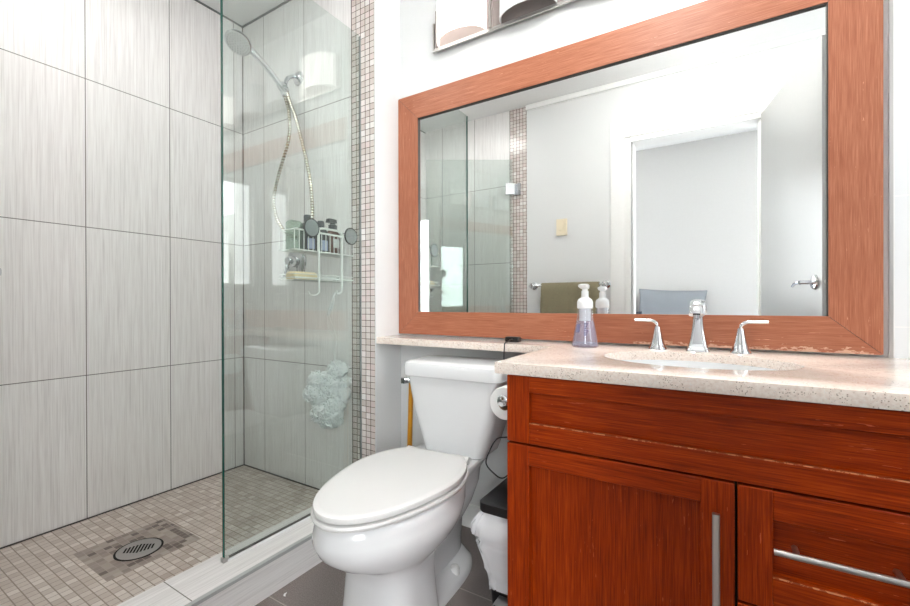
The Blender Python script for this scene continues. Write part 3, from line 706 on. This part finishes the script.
# ------------------------------------------------------------------ hand shower
t = thing('hand_shower', 'chrome hand shower in its wall bracket with a long flexible hose', 'shower', (-1.77, 1.406, 2.068))
bm = B(); lathe(bm, [(.034, 0), (.034, .005), (.026, .014), (.012, .020)], (-1.77, DS, 2.068), (0, -1, 0))
tube(bm, spline([(-1.77, DS-.01, 2.068), (-1.765, 1.37, 2.062), (-1.750, 1.325, 2.028), (-1.736, 1.300, 1.985)], 6), .0095, 14); obj('shower_arm', bm, CHROME, t)
bm = B(); lathe(bm, [(.012, -.026), (.019, -.022), (.021, 0), (.019, .020), (.012, .025)], (-1.735, 1.288, 1.962), (-.42, -.50, .75)); cyl(bm, (-1.755, 1.30, 1.975), (-1.715, 1.285, 1.955), .013); obj('bracket', bm, CHROME, t)
hp = spline([(-1.728, 1.292, 1.925), (-1.738, 1.280, 1.965), (-1.765, 1.235, 2.030), (-1.792, 1.185, 2.085), (-1.806, 1.150, 2.110)], 6)
bm = B(); n_ = len(hp); tube(bm, hp, [.0125+.004*abs(i/n_-.3) for i in range(n_)], 14)
hc = Vector((-1.815, 1.118, 2.112)); hn = Vector((.22, -.50, -.84)).normalized()
lathe(bm, [(.012, -.032), (.030, -.024), (.050, -.010), (.057, -.002), (.057, .003), (.052, .005)], hc, hn, 40); obj('handset', bm, CHROME, t)
bm = B(); lathe(bm, [(.050, .005), (.050, .0062)], hc, hn, 40, 0); u_, v_ = frame_of(hn)
for rr_, nn_ in ((.012, 6), (.023, 12), (.034, 18), (.044, 24)):
    for k in range(nn_):
        p = hc+(u_*math.cos(2*PI*k/nn_)+v_*math.sin(2*PI*k/nn_))*rr_+hn*.006; cyl(bm, p, p+hn*.003, .0020, seg=6, mi=1)
obj('spray_face', bm, [WHITEP, DARKP], t)
q = N('ribbed_hose_metal'); q.P(); k_ = q.line(q.z, 0, .0125, .0058); q.color(q.mix(k_, (.90, .89, .85), srgb(128, 104, 66))); q.set(Metallic=.75, Roughness=.25); HOSE = q.m
hp = spline([(-1.728, 1.292, 1.925), (-1.712, 1.30, 1.86), (-1.704, 1.30, 1.80), (-1.712, 1.30, 1.717), (-1.765, 1.30, 1.609), (-1.812, 1.30, 1.50), (-1.822, 1.30, 1.425), (-1.785, 1.30, 1.335), (-1.70, 1.30, 1.265), (-1.60, 1.30, 1.265), (-1.553, 1.30, 1.33), (-1.551, 1.30, 1.414), (-1.569, 1.30, 1.53), (-1.604, 1.30, 1.649), (-1.655, 1.30, 1.798), (-1.700, 1.30, 1.89), (-1.722, 1.30, 1.95)], 14)
bm = B(); tube(bm, hp, .0078, 10); obj('hose', bm, HOSE, t)

# shower valve on the back wall
t = thing('shower_valve', 'round chrome shower valve with lever on the tiled back wall of the shower', 'shower valve', (-1.79, DS, 1.156))
bm = B(); lathe(bm, [(.072, 0), (.072, .004), (.064, .012), (.030, .018)], (-1.79, DS, 1.156), (0, -1, 0), 40); obj('escutcheon', bm, CHROME, t)
bm = B(); lathe(bm, [(.027, .015), (.026, .05), (.018, .060)], (-1.79, DS, 1.156), (0, -1, 0)); tube(bm, spline([(-1.79, DS-.045, 1.156), (-1.80, DS-.055, 1.12), (-1.812, DS-.06, 1.08)], 5), [.011]*6+[.008]*5, 12, flat=.7); obj('lever', bm, CHROME, t)

# floor drain
DC = Vector((-1.802, .722, .0514))
t = thing('floor_drain', 'round metal shower drain with slotted grate in the dark mosaic square', 'drain', DC)
bm = B(); lathe(bm, [(.0745, 0), (.0745, .0012), (.068, .0012)], DC, seg=48); obj('rim', bm, BLACKG, t)
bm = B(); lathe(bm, [(.0675, 0), (.0675, .0022), (.066, .0028)], DC, seg=48); obj('grate', bm, NICKEL, t)
bm = B(); dv = Vector((.80, -.60, 0)).normalized(); pv = Vector((dv.y, -dv.x, 0))*-1
for k in range(-4, 5):
    ln = .030-.0035*abs(k); c = DC+pv*(k*.0105)+Vector((0, 0, .0029)); a, b = c-dv*ln, c+dv*ln
    prism(bm, [a-pv*.003, b-pv*.003, b+pv*.003, a+pv*.003], (0, 0, .0004))
obj('slot', bm, BLACKG, t)
dv = Vector((1, 0, 0))

# ------------------------------------------------------------------ shower caddy on the glass
t = thing('shower_caddy', 'white wire shower caddy with two suction cups on the inside of the glass', 'shower caddy', (-1.42, 1.22, 1.05))
bm = B(); xa, xb, ya, yb = -1.374, -1.466, 1.068, 1.376
def ring_(z, r=.0028, x0=xa, x1=xb): tube(bm, [(x0, ya, z), (x1, ya, z), (x1, yb, z), (x0, yb, z)], r, 8, closed=True)
ring_(1.236, .0034); ring_(1.158)
for k in range(15):
    y = ya+(yb-ya)*k/14; tube(bm, [(xb, y, 1.236), (xb, y, 1.158), (xa, y, 1.158), (xa, y, 1.236)], .0020, 6)
obj('upper_basket', bm, WIRE, t)
bm = B(); ring_(1.050, .0032)
for k in range(14):
    y = ya+(yb-ya)*(k+.5)/14; tube(bm, [(xb, y, 1.062), (xb, y, 1.042), (xa, y, 1.042), (xa, y, 1.052)], .0019, 6)
ring_(1.064, .0016)
obj('lower_tray', bm, WIRE, t)
bm = B(); tube(bm, spline([(-1.3665, 1.1790, 0.9907), (-1.3665, 1.1790, 1.0567), (-1.3665, 1.1790, 1.1440), (-1.3665, 1.1790, 1.2362), (-1.3665, 1.1910, 1.2526), (-1.3665, 1.2430, 1.2546), (-1.3665, 1.2900, 1.2526), (-1.3665, 1.3020, 1.2362), (-1.3665, 1.3020, 1.1440), (-1.3665, 1.3020, 1.0567), (-1.3665, 1.3020, 1.0082), (-1.3665, 1.2930, 0.9927), (-1.3665, 1.2750, 0.9907), (-1.3665, 1.2710, 1.0024)], 5), .0046, 10)
tube(bm, [(-1.3665, 1.1790, 1.2332), (-1.3665, 1.3020, 1.2332)], .0038, 8)
tube(bm, spline([(-1.3665, 1.1790, 0.9927), (-1.372, 1.1670, 0.9830), (-1.374, 1.1430, 0.9830), (-1.374, 1.1330, 0.9966)], 5), .0024, 8)
obj('hanging_frame', bm, WIRE, t)
for y, z in ((1.138, 1.247), (1.350, 1.241)):
    bm = B(); lathe(bm, [(.0325, 0), (.033, .002), (.024, .008), (.010, .014), (.008, .018)], (XG-.0052, y, z), (-1, 0, 0), 36); sc_ = obj('suction_cup', bm, CUPG, t)
    bm = B(); lathe(bm, [(.0325, .0003), (.0372, .0003), (.0372, .0045), (.0325, .0045)], (XG-.0052, y, z), (-1, 0, 0), 36); obj('rim', bm, BLACKP, sc_)

def bottle(name, label, y, hw, hd, zh, cap, body_m, label_m, z0=1.1602, x=-1.434, lab=(.012, .055)):
    t = thing(name, label, 'bottle', (x, y, z0))
    bm = B(); loft(bm, [rrect(x-hd, x+hd, y-hw, y+hw, hd*.8, z0+z, 5) if s == 1 else rrect(x-hd*s, x+hd*s, y-hw*s, y+hw*s, hd*s*.8, z0+z, 5) for z, s in ((0, .92), (.004, 1), (zh*.8, 1), (zh*.93, .75), (zh, .42))]); obj('body', bm, body_m, t)
    bm = B()
    if cap == 'pump':
        lathe(bm, [(.019, 0), (.019, .018), (.012, .022), (.010, .032)], (x, y, z0+zh), seg=20)
        loft(bm, [rrect(x-.013, x+.013, y-.034, y+.016, .006, z0+zh+.028), rrect(x-.012, x+.012, y-.028, y+.015, .006, z0+zh+.044)]); nm = 'pump'
    else: lathe(bm, [(.014, 0), (.015, .002), (.015, .026), (.013, .030)], (x, y, z0+zh), seg=20); nm = 'cap'
    obj(nm, bm, DARKP, t)
    if label_m:
        bm = B(); box(bm, x+hd+.0002, x+hd+.0008, y-hw*.55, y+hw*.55, z0+lab[0], z0+lab[1]); obj('label_patch', bm, label_m, t)
bottle('shampoo_bottle', 'dark bottle with upright cap and pale blue label, left in the wire caddy', 1.178, .034, .022, .122, 'cap', DARKP, LABELB)
bottle('conditioner_bottle', 'dark shorter bottle with pale blue label in the middle of the caddy', 1.248, .0335, .021, .108, 'cap', DARKP, LABELB)
bottle('body_wash_bottle', 'brown pump bottle with white label, right end of the caddy', 1.314, .030, .021, .112, 'pump', BROWNB, WHITEP, lab=(.03, .068))
t = thing('green_bottle', 'pale green translucent square bottle at the left end of the caddy', 'bottle', (-1.43, 1.095, 1.16))
bm = B(); loft(bm, [rrect(-1.448, -1.408, 1.080, 1.138, .008, 1.1602), rrect(-1.448, -1.408, 1.080, 1.138, .008, 1.268), rrect(-1.442, -1.414, 1.086, 1.132, .008, 1.276)]); obj('body', bm, GREENB, t)
bm = B(); loft(bm, [rrect(-1.450, -1.392, 1.082, 1.198, .014, 1.0445), rrect(-1.452, -1.390, 1.080, 1.200, .016, 1.052), rrect(-1.452, -1.390, 1.080, 1.200, .016, 1.068), rrect(-1.444, -1.398, 1.088, 1.192, .014, 1.075)])
tag(obj('soap_bar', bm, SOAPM, loc=(-1.424, 1.127, 1.0436)), 'cream bar of soap lying on the lower tray of the wire caddy', 'soap')
t = thing('razor', 'white safety razor lying on the lower tray of the wire caddy', 'razor', (-1.42, 1.28, 1.0436))
bm = B(); tube(bm, spline([(-1.40, 1.22, 1.052), (-1.41, 1.27, 1.058), (-1.42, 1.32, 1.054)], 6), .0055, 10); obj('handle', bm, WHITEP, t)
bm = B(); box(bm, -1.445, -1.398, 1.318, 1.330, 1.0440, 1.060); obj('blade_head', bm, WHITEP, t, bev=.002)

# loofah hanging on a hook
t = thing('loofah', 'pale blue-grey mesh bath puff hanging on a cord below the caddy', 'bath puff', (-1.42, 1.29, .69))
def blob(bm, c, r, seed, sub=4):
    tmp = bmesh.ops.create_icosphere(bm, subdivisions=sub, radius=1)
    c = Vector(c)
    for v in tmp['verts']:
        n = v.co.normalized(); q1 = noise.noise(n*2.2+Vector((seed, 0, 0))); q2 = math.sin((n.x*3+n.y*8+n.z*6+q1*9)*2.6+seed)
        v.co = c+n*r*(.78+.24*q1+.30*abs(q2)+.06*noise.noise(n*14+Vector((0, seed, 0))))
bm = B()
for i, (u, z, dx, r) in enumerate(((1.340, .665, 0, .046), (1.318, .632, -.02, .046), (1.350, .610, .01, .044), (1.295, .600, .0, .050), (1.330, .565, .02, .050), (1.270, .560, -.02, .046), (1.300, .525, .01, .052), (1.255, .505, .0, .044), (1.290, .480, .015, .050), (1.335, .500, -.01, .040), (1.250, .640, -.03, .036), (1.232, .585, -.03, .036))):
    blob(bm, (-1.425+dx, u-.012, z-.018), r*.94, i*3.7)
rs = random.Random(5)
for i, (u, z, dx, r) in enumerate(((1.340, .665, 0, .046), (1.318, .632, -.02, .046), (1.350, .610, .01, .044), (1.295, .600, .0, .050), (1.330, .565, .02, .050), (1.270, .560, -.02, .046), (1.300, .525, .01, .052), (1.255, .505, .0, .044), (1.290, .480, .015, .050), (1.335, .500, -.01, .040), (1.250, .640, -.03, .036), (1.232, .585, -.03, .036))):
    c = Vector((-1.425+dx, u-.012, z-.018))
    for k in range(3):
        ax_ = Vector((rs.gauss(0, 1), rs.gauss(0, 1), rs.gauss(0, 1))).normalized(); a_, b_ = frame_of(ax_); lv = rs.uniform(-.5, .5); fr_ = rs.randint(7, 11); ph = rs.uniform(0, 6)
        pts = []
        for j_ in range(72):
            th = 2*PI*j_/72; rad_ = math.sqrt(1-lv*lv)*(1.02+.13*math.sin(fr_*th*2+ph))
            pts.append(c+((a_*math.cos(th)+b_*math.sin(th))*rad_+ax_*(lv+.22*math.sin(fr_*th+ph)))*r*1.0)
        pts = [Vector((max(min(p.x, -1.3665), -1.50), min(p.y, 1.398), p.z)) for p in pts]
        tube(bm, pts, .0030, 5, closed=True, mi=1)
for v in bm.verts:
    v.co.x = min(v.co.x, -1.3655); v.co.y = min(v.co.y, 1.3995)
q = N('bath_puff_mesh'); q.P(); nz = q.noise(90, det=4, rough=.7); q.color(q.ramp(nz, [(.3, srgb(236, 236, 238)), (.7, srgb(250, 250, 250))])); q.set(Roughness=.8); q.bump(nz, .9, .006)
obj('mesh_puff', bm, [q.m, plain('white_net_curls', (.90, .91, .91), .6)], t, ang=180)
bm = B(); tube(bm, spline([(-1.420, 1.273, .905), (-1.422, 1.272, .85), (-1.42, 1.300, .80), (-1.424, 1.305, .75), (-1.425, 1.318, .68)], 6), .0014, 6); tube(bm, spline([(-1.420, 1.275, .905), (-1.418, 1.300, .84), (-1.42, 1.322, .79), (-1.424, 1.315, .74), (-1.425, 1.318, .68)], 6), .0014, 6); obj('cord', bm, WIRE, t)
t = thing('hook', 'small white hook hanging from the caddy frame above the bath puff', 'hook', (-1.38, 1.2880, .99))
bm = B(); tube(bm, spline([(-1.374, 1.2780, 1.000), (-1.376, 1.2660, .985), (-1.39, 1.2640, .95), (-1.41, 1.2660, .915), (-1.420, 1.2740, .900), (-1.418, 1.2840, .915), (-1.40, 1.2840, .95), (-1.392, 1.2800, .975)], 6), .0042, 10); obj('hook_body', bm, WHITEP, t)

bm = B(); prism(bm, [Vector((-1.205+a*.7, .893+b*.7, .0003)) for a, b in ((0, 0), (.006, -.010), (.014, -.013), (.022, -.008), (.014, -.006), (.008, .003), (.004, .012))], (0, 0, .0012))
tag(obj('paper_scrap', bm, SPECK, loc=(-1.2, .89, 0)), 'tiny white scrap lying on the grey floor tiles beside the curb', 'scrap')
# ------------------------------------------------------------------ front wall: towel bar, towel, switch
ty, tz = .058, 1.078
t = thing('towel_bar', 'chrome towel bar on the front wall, seen in the mirror', 'towel bar', (-.935, FY, tz))
bm = B(); cyl(bm, (-1.20, ty, tz), (-.668, ty, tz), .008); obj('bar', bm, CHROME, t)
for x in (-1.203, -.665):
    bm = B(); lathe(bm, [(.030, 0), (.030, .006), (.018, .012), (.012, .030), (.012, .052), (.019, .056), (.021, .068), (.017, .080), (.006, .084)], (x, FY, tz), (0, 1, 0)); obj('post', bm, CHROME, t)
q = N('olive_terry_cloth'); q.P(); nz = q.noise(420, det=3); q.color(q.ramp(nz, [(.3, srgb(118, 110, 86)), (.7, srgb(150, 142, 116))])); q.set(Roughness=.95); q.bump(nz, .6, .002); TOWEL = q.m
bm = B(); cols = 60; grid = []
prof = [(ty+.019, .60)]+[(ty+.018, tz-.44+.04*k) for k in range(11)]+[(ty+.013, tz+.008), (ty+.006, tz+.0145), (ty-.006, tz+.0145), (ty-.013, tz+.008)]+[(ty-.016, tz-.04*k) for k in range(0, 10)]
for i in range(cols+1):
    x = -1.118+.418*i/cols; col = []
    for (y, z) in prof:
        dep = max(0, min(1, (tz-z)/.15)); f_ = math.sin(i*.42+.8*math.sin(i*.17))*.0075*dep*(1 if y > ty else .5)
        if i in (28, 29, 30) and y > ty: f_ -= .004*dep
        xx = x+(.010*dep*(i/cols-.5))
        col.append(bm.verts.new((xx, y+max(f_, -.006) if y > ty else y-abs(f_)*.6, z)))
    grid.append(col)
for i in range(cols):
    for j in range(len(prof)-1): bm.faces.new((grid[i][j], grid[i+1][j], grid[i+1][j+1], grid[i][j+1]))
o_ = tag(obj('towel', bm, TOWEL, loc=(-.91, ty, .65), ang=180), 'olive brown towel draped over the towel bar, seen in the mirror', 'towel')
so = o_.modifiers.new('thickness', 'SOLIDIFY'); so.thickness = .004; so.offset = 1
t = thing('wall_switch', 'cream wall switch with a small button on the white front wall, seen in the mirror', 'switch', (-.985, FY, 1.51))
bm = B(); box(bm, -1.026, -.946, FY, FY+.012, 1.452, 1.574); obj('plate', bm, CREAM, t, bev=.003)
bm = B(); box(bm, -1.004, -.968, FY+.011, FY+.020, 1.490, 1.546); obj('button', bm, CREAM, t, bev=.003)

# ------------------------------------------------------------------ bedroom: bed with pillows
t = thing('bed', 'bed with pale grey bedding in the room beyond the doorway', 'bed', (-.4, -1.1, 0))
bm = B(); loft(bm, [rrect(-1.35, .75, -1.515, -.68, .05, .25), rrect(-1.36, .76, -1.515, -.67, .05, .28), rrect(-1.36, .76, -1.515, -.67, .05, .57), rrect(-1.33, .73, -1.51, -.70, .05, .60)]); obj('mattress', bm, SHEET, t)
bm = B(); box(bm, -1.36, .76, -1.515, -.67, .08, .25)
for x in (-1.33, .68):
    for y in (-1.50, -.75): box(bm, x, x+.05, y, y+.05, 0, .08)
obj('bed_base', bm, CARD, t)
def pillow(name, label, cx, cz, w_, h_, y, mat, tilt, rot=0):
    bm = B(); n = 22; fr = {}
    for side in (1, -1):
        for i in range(n+1):
            for j in range(n+1):
                a, b = i/n*2-1, j/n*2-1
                th = .075*((1-a**4)*(1-b**4))**.55+.004*noise.noise(Vector((a*4, b*4, side)))
                pinch = 1-.06*(abs(a)*abs(b))**.0*(1-abs(b)**2)*abs(a)
                p = Vector((a*w_/2*(1-.05*(1-b*b)*abs(a)), side*th, b*h_/2*(1-.05*(1-a*a)*abs(b))))
                p = Matrix.Rotation(rot, 3, 'Y') @ p; p = Matrix.Rotation(tilt, 3, 'X') @ p
                fr[(side, i, j)] = bm.verts.new(p+Vector((cx, y, cz)))
    for side in (1, -1):
        for i in range(n):
            for j in range(n): bm.faces.new((fr[(side, i, j)], fr[(side, i+1, j)], fr[(side, i+1, j+1)], fr[(side, i, j+1)]))
    bmesh.ops.remove_doubles(bm, verts=bm.verts, dist=.0012)
    return tag(obj(name, bm, mat, loc=(cx, y, cz), ang=180), label, 'pillow')
pillow('pillow', 'blue-grey pillow leaning upright on the bed beyond the doorway', -.372, .848, .585, .46, -1.385, GREYF, .22, .045)
pillow('pillow', 'blue-grey pillow half hidden by the doorway edge', -.95, .82, .50, .40, -1.40, GREYF, .2, -.06)
pillow('cushion', 'dark navy cushion lying between the two pillows', -.70, .745, .20, .24, -1.20, DKF, .15)

# ------------------------------------------------------------------ added ceiling fill lamps, out of view
x, y = -.15, .80
t = thing('added_ceiling_lamp', 'added white opal globe fill lamp, unseen, over the bathroom floor', 'ceiling lamp', (x, y, CZ))
bm = B(); lathe(bm, [(.06, 0), (.06, -.012), (.018, -.020), (.018, -.07)], (x, y, CZ)); obj('stem', bm, TRIMW, t)
bm = B(); lathe(bm, [(.14*math.sin(PI*k/16), .075*math.cos(PI*k/16)) for k in range(17)], (x, y, CZ-.14), seg=40); obj('globe', bm, GLOBE, t)
for (x, y, r, lb) in ((-1.66, .62, .17, 'added round white fill lamp over the shower, unseen'), (1.0, -.75, .27, 'added round white fill lamp in the bedroom, unseen')):
    t = thing('added_ceiling_lamp', lb, 'ceiling lamp', (x, y, CZ)); bm = B()
    rings = [[Vector((x+rr_*math.cos(a), y+rr_*math.sin(a), z)) for a in [2*PI*k/40 for k in range(40)]] for rr_, z in ((r, CZ-.0005), (r, CZ-.035), (r-.012, CZ-.035), (r-.012, CZ-.0005))]
    loft(bm, rings, closed=True); obj('rim', bm, TRIMW, t)
    bm = B(); cyl(bm, (x, y, CZ-.001), (x, y, CZ-.012), r-.014, seg=40); obj('diffuser', bm, DIFFUSER, t)

# ------------------------------------------------------------------ buildings outside the windows
def building(x, y, w_, d_, h_, label, z0=-20):
    t = thing('apartment_building', label, 'building', (x, y, z0)); bm = B(); box(bm, x-d_/2, x+d_/2, y-w_/2, y+w_/2, z0, z0+h_); obj('facade', bm, ASPH, t)
    nw = int(w_/3.2)
    for fl in range(max(0, int(h_/3)-5), int(h_/3)):
        for k in range(nw):
            yy = y-w_/2+(k+.5)*w_/nw; bm = B(); box(bm, x-d_/2-.05, x-d_/2+.02, yy-.9, yy+.9, z0+fl*3+.8, z0+fl*3+2.3); obj('window', bm, FACG, t)
building(39, -13.5, 10, 10, 27.2, 'pale apartment block outside the bathroom window, the lower one')
building(39, -25.8, 11.2, 10, 29.4, 'pale apartment block outside the bathroom window, the taller one')

for o in bpy.data.objects:
    if '_org' in o: del o['_org']
